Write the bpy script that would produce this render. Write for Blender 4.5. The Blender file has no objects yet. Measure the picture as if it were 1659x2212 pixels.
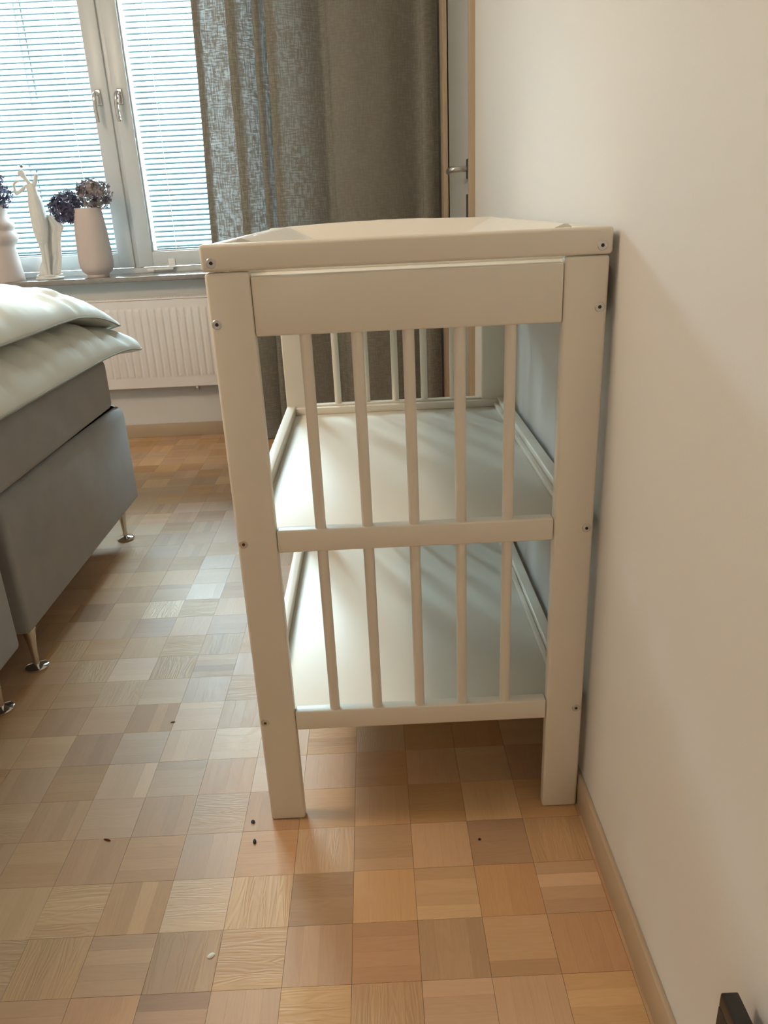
import bpy, bmesh, math, random
from mathutils import Vector, Matrix, noise

# ---------------------------------------------------------------- camera, world, lights, exposure
scene = bpy.context.scene
C = scene.collection
random.seed(7)

cam_data = bpy.data.cameras.new('camera')
cam = bpy.data.objects.new('camera', cam_data)
C.objects.link(cam)
cam.location = (0.2199, -1.0678, 1.0021)
cam.rotation_euler = (1.1911, 0.0431, -0.0210)
cam_data.sensor_fit = 'VERTICAL'
cam_data.sensor_height = 36.0
cam_data.lens = 1662.2 * 36.0 / 2212.0
cam_data.clip_start = 0.02
scene.camera = cam

SKY = (0.76, 0.91, 1.0)
SKY_STRENGTH = 66.0
LAMP_WATT = 67.0
LAMP_COLOR = (1.0, 0.80, 0.59)

world = bpy.data.worlds.new('overcast_sky')
scene.world = world
world.use_nodes = True
bg = world.node_tree.nodes['Background']
bg.inputs['Color'].default_value = (*SKY, 1)
bg.inputs['Strength'].default_value = SKY_STRENGTH

portal_data = bpy.data.lights.new('window_portal', 'AREA')
portal_data.shape = 'RECTANGLE'
portal_data.size = 1.56
portal_data.size_y = 1.42
portal_data.cycles.is_portal = True
portal = bpy.data.objects.new('window_portal', portal_data)
C.objects.link(portal)
portal.location = (-0.88, 2.90, 1.47)
portal.rotation_euler = (-math.pi / 2, 0, 0)

vs = scene.view_settings
vs.view_transform = 'Standard'
vs.look = 'None'
vs.exposure = 0.0
vs.gamma = 1.0
vs.use_curve_mapping = False

# ---------------------------------------------------------------- helpers
def tag(o, label=None, cat=None, group=None, kind=None):
    if label: o['label'] = label
    if cat: o['category'] = cat
    if group: o['group'] = group
    if kind: o['kind'] = kind
    return o

def empty(name, loc=(0, 0, 0), label=None, cat=None, group=None, kind=None):
    o = bpy.data.objects.new(name, None)
    o.empty_display_size = 0.05
    C.objects.link(o)
    o.location = loc
    return tag(o, label, cat, group, kind)

def link(name, me, mat=None, parent=None):
    o = bpy.data.objects.new(name, me)
    C.objects.link(o)
    if mat is not None:
        me.materials.clear()
        me.materials.append(mat)
    if parent is not None:
        o.parent = parent
        off = world_of(parent)
        o.location = (-off[0], -off[1], -off[2])      # meshes are modelled in room coordinates
    return o

def world_of(o):
    v = Vector(o.location)
    while o.parent is not None:
        o = o.parent
        v = v + Vector(o.location)
    return v

def smooth_all(me, angle=None):
    for p in me.polygons:
        p.use_smooth = True
    if angle is not None:
        me.set_sharp_from_angle(angle=angle)

class MB:
    """collects shapes and builds one mesh object"""
    def __init__(self):
        self.bm = bmesh.new()

    def _merge(self, other):
        me = bpy.data.meshes.new('tmp')
        other.to_mesh(me)
        other.free()
        self.bm.from_mesh(me)
        bpy.data.meshes.remove(me)

    def box(self, x0, x1, y0, y1, z0, z1, bev=0.0, seg=2, mat=None):
        b = bmesh.new()
        bmesh.ops.create_cube(b, size=1.0)
        sx, sy, sz = x1 - x0, y1 - y0, z1 - z0
        for v in b.verts:
            v.co = Vector((x0 + (v.co.x + .5) * sx, y0 + (v.co.y + .5) * sy, z0 + (v.co.z + .5) * sz))
        if bev > 0:
            bev = min(bev, sx * .49, sy * .49, sz * .49)
            bmesh.ops.bevel(b, geom=list(b.edges), offset=bev, segments=seg, profile=0.5, affect='EDGES')
        if mat is not None:
            bmesh.ops.transform(b, matrix=mat, verts=b.verts)
        self._merge(b)
        return self

    def lathe(self, prof, cx, cy, cz=0.0, n=32, cap=True):
        """prof: (r, z) pairs from bottom to top, axis z"""
        bm = self.bm
        rings = []
        for r, z in prof:
            rings.append([bm.verts.new((cx + r * math.cos(2 * math.pi * k / n), cy + r * math.sin(2 * math.pi * k / n), cz + z)) for k in range(n)])
        for a, b in zip(rings[:-1], rings[1:]):
            for k in range(n):
                bm.faces.new((a[k], a[(k + 1) % n], b[(k + 1) % n], b[k]))
        if cap:
            bm.faces.new(list(reversed(rings[0])))
            bm.faces.new(rings[-1])
        return self

    def tube(self, pts, radii, n=12, cap=True, flat=(1, 1)):
        """round tube through points, radius per point"""
        bm = self.bm
        pts = [Vector(p) for p in pts]
        if not hasattr(radii, '__len__'):
            radii = [radii] * len(pts)
        rings = []
        up = None
        for i, p in enumerate(pts):
            t = (pts[min(i + 1, len(pts) - 1)] - pts[max(i - 1, 0)]).normalized()
            if up is None:
                ref = Vector((0, 0, 1)) if abs(t.z) < .9 else Vector((1, 0, 0))
                a = t.cross(ref).normalized()
            else:
                a = (up - t * up.dot(t)).normalized()
            up = a
            b = t.cross(a).normalized()
            rings.append([bm.verts.new(p + (a * math.cos(2 * math.pi * k / n) * flat[0] + b * math.sin(2 * math.pi * k / n) * flat[1]) * radii[i]) for k in range(n)])
        for a, b in zip(rings[:-1], rings[1:]):
            for k in range(n):
                bm.faces.new((a[k], a[(k + 1) % n], b[(k + 1) % n], b[k]))
        if cap:
            bm.faces.new(list(reversed(rings[0])))
            bm.faces.new(rings[-1])
        return self

    def grid(self, fn, nu, nv, closed_u=False):
        bm = self.bm
        vs_ = [[bm.verts.new(fn(i / (nu if closed_u else nu - 1), j / (nv - 1))) for j in range(nv)] for i in range(nu)]
        for i in range(nu if closed_u else nu - 1):
            for j in range(nv - 1):
                a, b = vs_[i], vs_[(i + 1) % nu]
                bm.faces.new((a[j], b[j], b[j + 1], a[j + 1]))
        return vs_

    def mesh(self, name, smooth=None):
        bmesh.ops.recalc_face_normals(self.bm, faces=self.bm.faces)
        me = bpy.data.meshes.new(name)
        self.bm.to_mesh(me)
        self.bm.free()
        if smooth is not None:
            smooth_all(me, smooth)
        return me

    def build(self, name, mat, parent=None, smooth=None):
        return link(name, self.mesh(name, smooth), mat, parent)

SM = math.radians(40)

def bx(name, mat, parent, x0, x1, y0, y1, z0, z1, bev=0.003, seg=2):
    return MB().box(x0, x1, y0, y1, z0, z1, bev, seg).build(name, mat, parent, SM)

def catmull(pts, per):
    out = []
    P = [Vector(p) for p in pts]
    P = [P[0] * 2 - P[1]] + P + [P[-1] * 2 - P[-2]]
    for i in range(1, len(P) - 2):
        for k in range(per):
            t = k / per
            a, b, c, d = P[i - 1], P[i], P[i + 1], P[i + 2]
            out.append(0.5 * ((2 * b) + (c - a) * t + (2 * a - 5 * b + 4 * c - d) * t * t + (3 * b - a - 3 * c + d) * t ** 3))
    out.append(P[-2])
    return out

# ---------------------------------------------------------------- materials
def new_mat(name):
    m = bpy.data.materials.new(name)
    m.use_nodes = True
    nt = m.node_tree
    p = nt.nodes['Principled BSDF']
    return m, nt, p

def N(nt, typ, **kw):
    n = nt.nodes.new(typ)
    for k, v in kw.items():
        setattr(n, k, v)
    return n

def plain(name, col, rough=0.5, metal=0.0, var=0.0, scale=20.0, bump=0.0, bscale=200.0, spec=None, coat=0.0, sheen=0.0):
    """procedural paint-like material: colour with faint noise variation and fine relief"""
    m, nt, p = new_mat(name)
    p.inputs['Roughness'].default_value = rough
    p.inputs['Metallic'].default_value = metal
    if spec is not None:
        p.inputs['Specular IOR Level'].default_value = spec
    if coat:
        p.inputs['Coat Weight'].default_value = coat
        p.inputs['Coat Roughness'].default_value = 0.1
    if sheen:
        p.inputs['Sheen Weight'].default_value = sheen
    tc = N(nt, 'ShaderNodeTexCoord')
    nz = N(nt, 'ShaderNodeTexNoise')
    nz.inputs['Scale'].default_value = scale
    nz.inputs['Detail'].default_value = 4
    nt.links.new(tc.outputs['Object'], nz.inputs['Vector'])
    mx = N(nt, 'ShaderNodeMix', data_type='RGBA')
    mx.inputs['A'].default_value = (*[c * (1 - var) for c in col], 1)
    mx.inputs['B'].default_value = (*[min(1, c * (1 + var)) for c in col], 1)
    nt.links.new(nz.outputs['Fac'], mx.inputs['Factor'])
    nt.links.new(mx.outputs['Result'], p.inputs['Base Color'])
    if bump > 0:
        nb = N(nt, 'ShaderNodeTexNoise')
        nb.inputs['Scale'].default_value = bscale
        nb.inputs['Detail'].default_value = 3
        nt.links.new(tc.outputs['Object'], nb.inputs['Vector'])
        bp = N(nt, 'ShaderNodeBump')
        bp.inputs['Strength'].default_value = bump
        bp.inputs['Distance'].default_value = 0.002
        nt.links.new(nb.outputs['Fac'], bp.inputs['Height'])
        nt.links.new(bp.outputs['Normal'], p.inputs['Normal'])
    return m

M = {}
M['wall'] = plain('wall_paint', (0.70, 0.69, 0.67), 0.6, var=0.015, scale=3, bump=0.06, bscale=260)
M['ceiling'] = plain('ceiling_paint', (0.82, 0.81, 0.78), 0.8, var=0.01)
M['base'] = plain('baseboard_paint', (0.46, 0.36, 0.25), 0.45, var=0.04, scale=8)
M['table'] = plain('white_lacquer', (0.83, 0.785, 0.69), 0.36, var=0.012, scale=6, bump=0.02, bscale=90)
M['shelf'] = plain('white_board', (0.84, 0.81, 0.73), 0.42, var=0.01, scale=5)
M['pad'] = plain('white_pad_foil', (0.86, 0.82, 0.75), 0.4, var=0.02, scale=9, bump=0.15, bscale=25)
M['steel'] = plain('bright_steel', (0.62, 0.62, 0.62), 0.22, 1.0, var=0.05)
M['dark'] = plain('dark_recess', (0.03, 0.028, 0.026), 0.6, var=0.1)
M['chrome'] = plain('chrome', (0.75, 0.75, 0.76), 0.08, 1.0, var=0.02)
M['satin'] = plain('satin_chrome', (0.66, 0.66, 0.66), 0.25, 1.0, var=0.03)
M['frame'] = plain('window_paint', (0.64, 0.66, 0.675), 0.35, var=0.015, scale=6)
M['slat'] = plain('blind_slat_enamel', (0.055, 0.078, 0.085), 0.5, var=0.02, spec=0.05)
M['cord'] = plain('blind_cord', (0.7, 0.75, 0.78), 0.8, var=0.05)
M['sill'] = plain('sill_stone', (0.26, 0.235, 0.215), 0.16, var=0.25, scale=45)
M['rad'] = plain('radiator_enamel', (0.81, 0.765, 0.74), 0.32, var=0.01)
M['latch'] = plain('white_plastic', (0.88, 0.88, 0.87), 0.4, var=0.02)
M['bed'] = plain('grey_velour', (0.31, 0.31, 0.315), 0.9, var=0.12, scale=14, bump=0.25, bscale=700, sheen=0.25)
M['duvet'] = plain('sage_cotton', (0.77, 0.79, 0.74), 0.75, var=0.05, scale=5, bump=0.10, bscale=55, sheen=0.1)
M['duvet_seam'] = plain('sage_piping', (0.36, 0.37, 0.33), 0.8, var=0.05)
M['vase'] = plain('pink_beige_ceramic', (0.60, 0.50, 0.46), 0.75, var=0.03, scale=15, bump=0.08, bscale=150)
M['plaster'] = plain('white_plaster', (0.72, 0.70, 0.66), 0.7, var=0.08, scale=40, bump=0.3, bscale=120)
M['fig_head'] = plain('bronze_glaze', (0.30, 0.24, 0.16), 0.35, 0.6, var=0.3, scale=60)
M['stem'] = plain('dry_stem', (0.14, 0.11, 0.08), 0.8, var=0.2)
M['door'] = plain('door_paint', (0.45, 0.46, 0.44), 0.45, var=0.02, scale=4)
M['black'] = plain('black_lacquer', (0.018, 0.015, 0.014), 0.35, var=0.2)
M['blackbrown'] = plain('black_brown_board', (0.05, 0.026, 0.018), 0.5, var=0.25)
M['flake'] = plain('white_flake', (0.8, 0.77, 0.7), 0.7, var=0.1)
M['crumb'] = plain('dark_crumb', (0.02, 0.017, 0.02), 0.8, var=0.3)
M['splinter'] = plain('red_brown_splinter', (0.10, 0.02, 0.012), 0.7, var=0.3)
M['facade'] = plain('facade_render', (0.165, 0.157, 0.143), 0.9, var=0.04, scale=1.5)
M['brown'] = plain('brown_window_wood', (0.010, 0.005, 0.005), 0.7, var=0.1)
M['pane_far'] = plain('far_pane', (0.010, 0.017, 0.017), 0.5, var=0.3, scale=2)
M['far_curtain'] = plain('far_curtain', (0.035, 0.042, 0.044), 0.8, var=0.1, scale=4)
M['red'] = plain('brick_red_band', (0.05, 0.018, 0.016), 0.8, var=0.1)
M['ground'] = plain('street', (0.22, 0.22, 0.22), 0.9, var=0.1, scale=2)

def wood_mat(name, c0, c1, rough, along, across):
    """plain straight grained wood by object coordinates, grain along z"""
    m, nt, p = new_mat(name)
    p.inputs['Roughness'].default_value = rough
    tc = N(nt, 'ShaderNodeTexCoord')
    mp = N(nt, 'ShaderNodeMapping')
    mp.inputs['Scale'].default_value = (across, across, along)
    nz = N(nt, 'ShaderNodeTexNoise')
    nz.inputs['Scale'].default_value = 1.0
    nz.inputs['Detail'].default_value = 6
    cr = N(nt, 'ShaderNodeMix', data_type='RGBA')
    cr.inputs['A'].default_value = (*c0, 1)
    cr.inputs['B'].default_value = (*c1, 1)
    nt.links.new(tc.outputs['Object'], mp.inputs['Vector'])
    nt.links.new(mp.outputs['Vector'], nz.inputs['Vector'])
    nt.links.new(nz.outputs['Fac'], cr.inputs['Factor'])
    nt.links.new(cr.outputs['Result'], p.inputs['Base Color'])
    return m
M['casing'] = wood_mat('oak_casing', (0.34, 0.25, 0.165), (0.55, 0.43, 0.30), 0.45, 3, 90)

def parquet_mat():
    m, nt, p = new_mat('parquet_oak')
    L = nt.links.new
    uv = N(nt, 'ShaderNodeUVMap', uv_map='UVMap')
    at = N(nt, 'ShaderNodeAttribute', attribute_name='tone')
    sep = N(nt, 'ShaderNodeSeparateColor')
    L(at.outputs['Color'], sep.inputs['Color'])
    # fine fibres
    mp = N(nt, 'ShaderNodeMapping'); mp.inputs['Scale'].default_value = (14, 420, 1)
    L(uv.outputs['UV'], mp.inputs['Vector'])
    fib = N(nt, 'ShaderNodeTexNoise'); fib.inputs['Scale'].default_value = 1; fib.inputs['Detail'].default_value = 5; fib.inputs['Roughness'].default_value = .65
    L(mp.outputs['Vector'], fib.inputs['Vector'])
    # broad figure: growth rings, cathedral shaped by low frequency distortion
    mp2 = N(nt, 'ShaderNodeMapping'); mp2.inputs['Scale'].default_value = (5, 42, 1)
    L(uv.outputs['UV'], mp2.inputs['Vector'])
    fig = N(nt, 'ShaderNodeTexNoise'); fig.inputs['Scale'].default_value = 1; fig.inputs['Detail'].default_value = 2; fig.inputs['Distortion'].default_value = .6
    L(mp2.outputs['Vector'], fig.inputs['Vector'])
    rings = N(nt, 'ShaderNodeMath', operation='MULTIPLY'); rings.inputs[1].default_value = 58
    L(fig.outputs['Fac'], rings.inputs[0])
    sn = N(nt, 'ShaderNodeMath', operation='SINE'); L(rings.outputs[0], sn.inputs[0])
    # colour
    ramp = N(nt, 'ShaderNodeValToRGB')
    e = ramp.color_ramp.elements
    e[0].position = 0.0; e[0].color = (0.33, 0.185, 0.092, 1)
    e[1].position = 1.0; e[1].color = (0.82, 0.55, 0.30, 1)
    mid = e.new(0.5); mid.color = (0.57, 0.345, 0.178, 1)
    add = N(nt, 'ShaderNodeMath', operation='MULTIPLY_ADD'); add.inputs[1].default_value = 0.13
    sub = N(nt, 'ShaderNodeMath', operation='SUBTRACT'); sub.inputs[1].default_value = 0.5
    L(fib.outputs['Fac'], sub.inputs[0])
    L(sub.outputs[0], add.inputs[0]); L(sep.outputs['Red'], add.inputs[2])
    add2 = N(nt, 'ShaderNodeMath', operation='MULTIPLY_ADD'); add2.inputs[1].default_value = 0.022
    L(sn.outputs[0], add2.inputs[0]); L(add.outputs[0], add2.inputs[2])
    fade = N(nt, 'ShaderNodeMath', operation='MULTIPLY'); L(add2.outputs[0], fade.inputs[0]); fade.inputs[1].default_value = 1.0
    L(fade.outputs[0], ramp.inputs['Fac'])
    hue = N(nt, 'ShaderNodeHueSaturation')
    mh = N(nt, 'ShaderNodeMapRange'); mh.inputs['To Min'].default_value = 0.495; mh.inputs['To Max'].default_value = 0.506
    L(sep.outputs['Green'], mh.inputs['Value']); L(mh.outputs['Result'], hue.inputs['Hue'])
    ms = N(nt, 'ShaderNodeMapRange'); ms.inputs['To Min'].default_value = 0.82; ms.inputs['To Max'].default_value = 1.05
    L(sep.outputs['Blue'], ms.inputs['Value']); L(ms.outputs['Result'], hue.inputs['Saturation'])
    L(ramp.outputs['Color'], hue.inputs['Color'])
    L(hue.outputs['Color'], p.inputs['Base Color'])
    # varnish: worn differently on each block
    mr = N(nt, 'ShaderNodeMapRange'); mr.inputs['To Min'].default_value = 0.46; mr.inputs['To Max'].default_value = 0.55
    L(sep.outputs['Blue'], mr.inputs['Value'])
    mr2 = N(nt, 'ShaderNodeMath', operation='MULTIPLY_ADD'); mr2.inputs[1].default_value = 0.03
    L(sn.outputs[0], mr2.inputs[0]); L(mr.outputs['Result'], mr2.inputs[2])
    L(mr2.outputs[0], p.inputs['Roughness'])
    p.inputs['Specular IOR Level'].default_value = 0.6
    amp = N(nt, 'ShaderNodeMapRange'); amp.inputs['From Min'].default_value = 0.62; amp.inputs['From Max'].default_value = 0.95
    amp.inputs['To Min'].default_value = 0.05; amp.inputs['To Max'].default_value = 1.3
    L(sep.outputs['Green'], amp.inputs['Value'])
    hm = N(nt, 'ShaderNodeMath', operation='MULTIPLY_ADD')
    fh = N(nt, 'ShaderNodeMath', operation='MULTIPLY'); fh.inputs[1].default_value = 0.6
    L(fib.outputs['Fac'], fh.inputs[0])
    L(sn.outputs[0], hm.inputs[0]); L(amp.outputs['Result'], hm.inputs[1]); L(fh.outputs[0], hm.inputs[2])
    bp = N(nt, 'ShaderNodeBump'); bp.inputs['Strength'].default_value = 0.28; bp.inputs['Distance'].default_value = 0.0006
    L(hm.outputs[0], bp.inputs['Height']); L(bp.outputs['Normal'], p.inputs['Normal'])
    return m
M['parquet'] = parquet_mat()
M['joint'] = plain('parquet_joint', (0.07, 0.042, 0.025), 0.8, var=0.2)

def curtain_mat():
    """loose linen weave: cloth with uneven threads that let daylight through"""
    m = bpy.data.materials.new('linen_curtain')
    m.use_nodes = True
    nt = m.node_tree
    nt.nodes.clear()
    L = nt.links.new
    out = N(nt, 'ShaderNodeOutputMaterial')
    uv = N(nt, 'ShaderNodeUVMap', uv_map='UVMap')
    def thread(sx, sy):
        mp = N(nt, 'ShaderNodeMapping'); mp.inputs['Scale'].default_value = (sx, sy, 1)
        L(uv.outputs['UV'], mp.inputs['Vector'])
        n = N(nt, 'ShaderNodeTexNoise'); n.inputs['Scale'].default_value = 1; n.inputs['Detail'].default_value = 3; n.inputs['Roughness'].default_value = .6
        L(mp.outputs['Vector'], n.inputs['Vector'])
        return n.outputs['Fac']
    warp = thread(210, 20)
    weft = thread(30, 190)
    mul = N(nt, 'ShaderNodeMath', operation='MULTIPLY'); L(warp, mul.inputs[0]); L(weft, mul.inputs[1])
    mr = N(nt, 'ShaderNodeMapRange')
    mr.inputs['From Min'].default_value = 0.23; mr.inputs['From Max'].default_value = 0.305
    mr.inputs['To Min'].default_value = 0.0; mr.inputs['To Max'].default_value = 1.0
    L(mul.outputs[0], mr.inputs['Value'])
    dif = N(nt, 'ShaderNodeBsdfDiffuse'); dif.inputs['Color'].default_value = (0.225, 0.21, 0.175, 1)
    tr = N(nt, 'ShaderNodeBsdfTranslucent')
    tint = N(nt, 'ShaderNodeMix', data_type='RGBA')
    tint.inputs['A'].default_value = (0.014, 0.014, 0.014, 1)
    tint.inputs['B'].default_value = (0.088, 0.089, 0.090, 1)
    L(mr.outputs['Result'], tint.inputs['Factor']); L(tint.outputs['Result'], tr.inputs['Color'])
    add = N(nt, 'ShaderNodeAddShader')
    L(dif.outputs[0], add.inputs[0]); L(tr.outputs[0], add.inputs[1])
    L(add.outputs[0], out.inputs['Surface'])
    return m
M['curtain'] = curtain_mat()

def glass_mat():
    """thin flat pane: clear with a slight green tint and a fresnel reflection"""
    m = bpy.data.materials.new('window_glass')
    m.use_nodes = True
    nt = m.node_tree
    nt.nodes.clear()
    L = nt.links.new
    out = N(nt, 'ShaderNodeOutputMaterial')
    tp = N(nt, 'ShaderNodeBsdfTransparent'); tp.inputs['Color'].default_value = (0.90, 0.97, 0.97, 1)
    gl = N(nt, 'ShaderNodeBsdfGlossy'); gl.inputs['Roughness'].default_value = 0.02
    lw = N(nt, 'ShaderNodeFresnel'); lw.inputs['IOR'].default_value = 1.45
    mx = N(nt, 'ShaderNodeMixShader')
    L(lw.outputs[0], mx.inputs['Fac']); L(tp.outputs[0], mx.inputs[1]); L(gl.outputs[0], mx.inputs[2])
    L(mx.outputs[0], out.inputs['Surface'])
    return m
M['glass'] = glass_mat()

def petal_mat(name, a, b, c):
    m, nt, p = new_mat(name)
    p.inputs['Roughness'].default_value = 0.8
    tc = N(nt, 'ShaderNodeTexCoord')
    nz = N(nt, 'ShaderNodeTexNoise'); nz.inputs['Scale'].default_value = 38; nz.inputs['Detail'].default_value = 3
    cr = N(nt, 'ShaderNodeValToRGB')
    e = cr.color_ramp.elements
    e[0].position = .32; e[0].color = (*a, 1)
    e[1].position = .70; e[1].color = (*c, 1)
    x = e.new(.5); x.color = (*b, 1)
    nt.links.new(tc.outputs['Object'], nz.inputs['Vector'])
    nt.links.new(nz.outputs['Fac'], cr.inputs['Fac'])
    nt.links.new(cr.outputs['Color'], p.inputs['Base Color'])
    return m
M['petal_dark'] = petal_mat('petal_violet_blue', (0.035, 0.035, 0.07), (0.085, 0.08, 0.15), (0.20, 0.17, 0.24))
M['petal_mixed'] = petal_mat('petal_faded_lilac', (0.10, 0.085, 0.13), (0.27, 0.225, 0.25), (0.46, 0.40, 0.34))

# ---------------------------------------------------------------- room shell
XW = 0.5505          # right wall
YW = 2.585           # window wall
XL = -2.95
YB = -2.50
ZC = 2.52
WX0, WX1, WZ0, WZ1 = -1.72, -0.06, 0.742, 2.20     # window opening
DY0, DY1, DZ1 = 1.486, 2.27, 2.06                  # door opening

m = MB()
m.box(XW, XW + .12, YB - .1, DY0, 0, ZC)
m.box(XW, XW + .12, DY1, YW + .25, 0, ZC)
m.box(XW, XW + .12, DY0, DY1, DZ1, ZC)
tag(m.build('wall_right', M['wall']), kind='structure')
m = MB()
m.box(XL - .12, WX0, YW, YW + .25, 0, ZC)
m.box(WX1, XW, YW, YW + .25, 0, ZC)
m.box(WX0, WX1, YW, YW + .25, 0, WZ0 - .012)
m.box(WX0, WX1, YW, YW + .25, WZ1, ZC)
tag(m.build('wall_far', M['wall']), kind='structure')
tag(MB().box(XL - .12, XL, YB - .1, YW, 0, ZC).build('wall_left', M['wall']), kind='structure')
tag(MB().box(XL, XW, YB - .12, YB, 0, ZC).build('wall_back', M['wall']), kind='structure')
tag(MB().box(XL - .12, XW + .12, YB - .12, YW + .25, ZC, ZC + .1).build('ceiling', M['ceiling']), kind='structure')

BB = 0.009
m = MB()
m.box(XW - BB, XW, YB, DY0 - .034, 0, 0.062, 0.003)
m.box(XW - BB, XW, DY1 + .12, YW, 0, 0.062, 0.003)
tag(m.build('baseboard_right', M['base'], None, SM), kind='structure')
tag(MB().box(XL, XW - BB, YW - .011, YW, 0, 0.064, 0.003).build('baseboard_far', M['base'], None, SM), kind='structure')

# ---- floor: parquet of square blocks, each of four strips, neighbours turned by ninety degrees
floor = tag(MB().box(XL - .1, XW + .1, YB - .1, YW + .2, -0.08, -0.0032).build('floor', M['joint']), kind='structure')
BS = 0.0975
GX, GY = 0.1475, -0.0245
NS = 4

def project(p):
    R = cam.rotation_euler.to_matrix()
    c = R.transposed() @ (Vector(p) - Vector(cam.location))
    if c.z > -0.05:
        return None
    return (829.5 + 1662.2 * c.x / -c.z, 1106 - 1662.2 * c.y / -c.z)

rb = random.Random(11)
def block_data(turn, r):
    """verts, faces, uvs, tones of one block round its centre"""
    V, F, U, T = [], [], [], []
    base = r.gauss(0.48, 0.10)
    base = min(.86, max(.12, base))
    g = r.random(); b = r.random()
    h = BS / 2 - 0.00022
    w = 2 * h / NS
    tx, ty = r.uniform(-.0015, .0015), r.uniform(-.0015, .0015)
    lift = r.uniform(-.00005, .00005)
    for s in range(NS):
        tone = base + r.gauss(0, .035) + (r.gauss(0, .10) if r.random() < .12 else 0)
        ou, ov = r.uniform(0, 40), r.uniform(0, 40)
        y0, y1 = -h + s * w + .00005, -h + (s + 1) * w - .00005
        c = [(-h, y0), (h, y0), (h, y1), (-h, y1)]
        n = len(V)
        for (x, y) in c:
            X, Y = (x, y) if not turn else (-y, x)
            V.append((X, Y, lift + tx * X + ty * Y))
        for (x, y) in c:
            X, Y = (x, y) if not turn else (-y, x)
            V.append((X, Y, -0.006))
        fs = [(0, 1, 2, 3), (0, 4, 5, 1), (1, 5, 6, 2), (2, 6, 7, 3), (3, 7, 4, 0)]
        for f in fs:
            F.append(tuple(n + i for i in f))
            for i in f:
                x, y = c[i % 4]
                U.append((x + ou, y + ov))
                T.append((tone, g, b, 1.0))
    return V, F, U, T

def block_mesh(name, V, F, U, T):
    me = bpy.data.meshes.new(name)
    me.from_pydata(V, [], F)
    uvl = me.uv_layers.new(name='UVMap')
    uvl.data.foreach_set('uv', [c for p in U for c in p])
    col = me.color_attributes.new('tone', 'FLOAT_COLOR', 'CORNER')
    col.data.foreach_set('color', [c for p in T for c in p])
    me.materials.append(M['parquet'])
    return me

cells = []
for i in range(-34, 6):
    for j in range(-38, 30):
        cx, cy = GX + (i + .5) * BS, GY + (j + .5) * BS
        if cx - BS / 2 > XW or cx + BS / 2 < XL or cy - BS / 2 > YW or cy + BS / 2 < YB:
            continue
        px = project((cx, cy, 0))
        d = (Vector((cx, cy, 0)) - Vector(cam.location)).length
        vis = px is not None and -60 < px[0] < 1720 and 800 < px[1] < 2290 and cx > -0.98
        # hidden by the table front or the bed
        cells.append((0 if vis else 1, d, i, j, cx, cy))
cells.sort()
V, F, U, T = [], [], [], []
for n, (hid, d, i, j, cx, cy) in enumerate(cells):
    bv, bf, bu, bt = block_data((i + j) % 2 == 0, rb)
    if n < 300 and not hid:
        o = bpy.data.objects.new('parquet_block', block_mesh('parquet_block', bv, bf, bu, bt))
        C.objects.link(o)
        o.location = (cx, cy, 0)
        o.parent = floor
    else:
        k = len(V)
        V += [(x + cx, y + cy, z) for x, y, z in bv]
        F += [tuple(k + q for q in f) for f in bf]
        U += bu; T += bt
o = bpy.data.objects.new('parquet_blocks', block_mesh('parquet_blocks', V, F, U, T))
C.objects.link(o); o.parent = floor; o['kind'] = 'stuff'

# ---- door in the right wall
door = empty('door_1', (XW, DY0, 0), kind='structure')
bx('door_leaf', M['door'], door, XW + .004, XW + .044, DY0 + .004, DY1 - .004, 0.012, DZ1 - .004, .002)
m = MB()
m.box(XW - .0175, XW + .05, DY0 - .034, DY0, 0, DZ1 + .06, .002)
m.build('casing', M['casing'], door, SM)
m = MB()
m.box(XW - .0175, XW + .05, DY1, DY1 + .12, 0, DZ1 + .06, .002)
m.build('casing', M['casing'], door, SM)
m = MB()
m.box(XW - .0175, XW + .05, DY0, DY1, DZ1, DZ1 + .06, .002)
m.build('casing', M['casing'], door, SM)
HZ = 1.098
plate = MB().box(XW - .004, XW + .004, 1.60, 1.65, HZ - .03, HZ + .03, .0035, 3).build('handle_plate', M['dark'], door, SM)
MB().box(XW - .004, XW + .004, 1.60, 1.65, HZ - .155, HZ - .075, .0035, 3).build('lock_plate', M['dark'], door, SM)
pts = catmull([(XW + .002, 1.625, HZ), (XW - .030, 1.625, HZ), (XW - .047, 1.63, HZ), (XW - .053, 1.65, HZ), (XW - .053, 1.70, HZ - .001), (XW - .051, 1.745, HZ - .002)], 6)
MB().tube(pts, 0.0095, 14).build('door_handle', M['satin'], door, SM)

# ---- window with two sashes
FY = 2.745        # room face of the sashes
win = empty('window_1', (-0.88, FY, WZ0), kind='structure')
ZT = 2.16
m = MB()
m.box(WX0, WX0 + .05, FY + .004, FY + .09, WZ0, WZ1, .003)
m.box(WX1 - .05, WX1, FY + .004, FY + .09, WZ0, WZ1, .003)
m.box(WX0 + .05, WX1 - .05, FY + .004, FY + .09, WZ0, .776, .002)
m.box(WX0 + .05, WX1 - .05, FY + .004, FY + .09, ZT, WZ1, .003)
m.box(-.893, -.852, FY + .014, FY + .09, .776, ZT, .002)
m.build('window_frame', M['frame'], win, SM)

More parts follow.
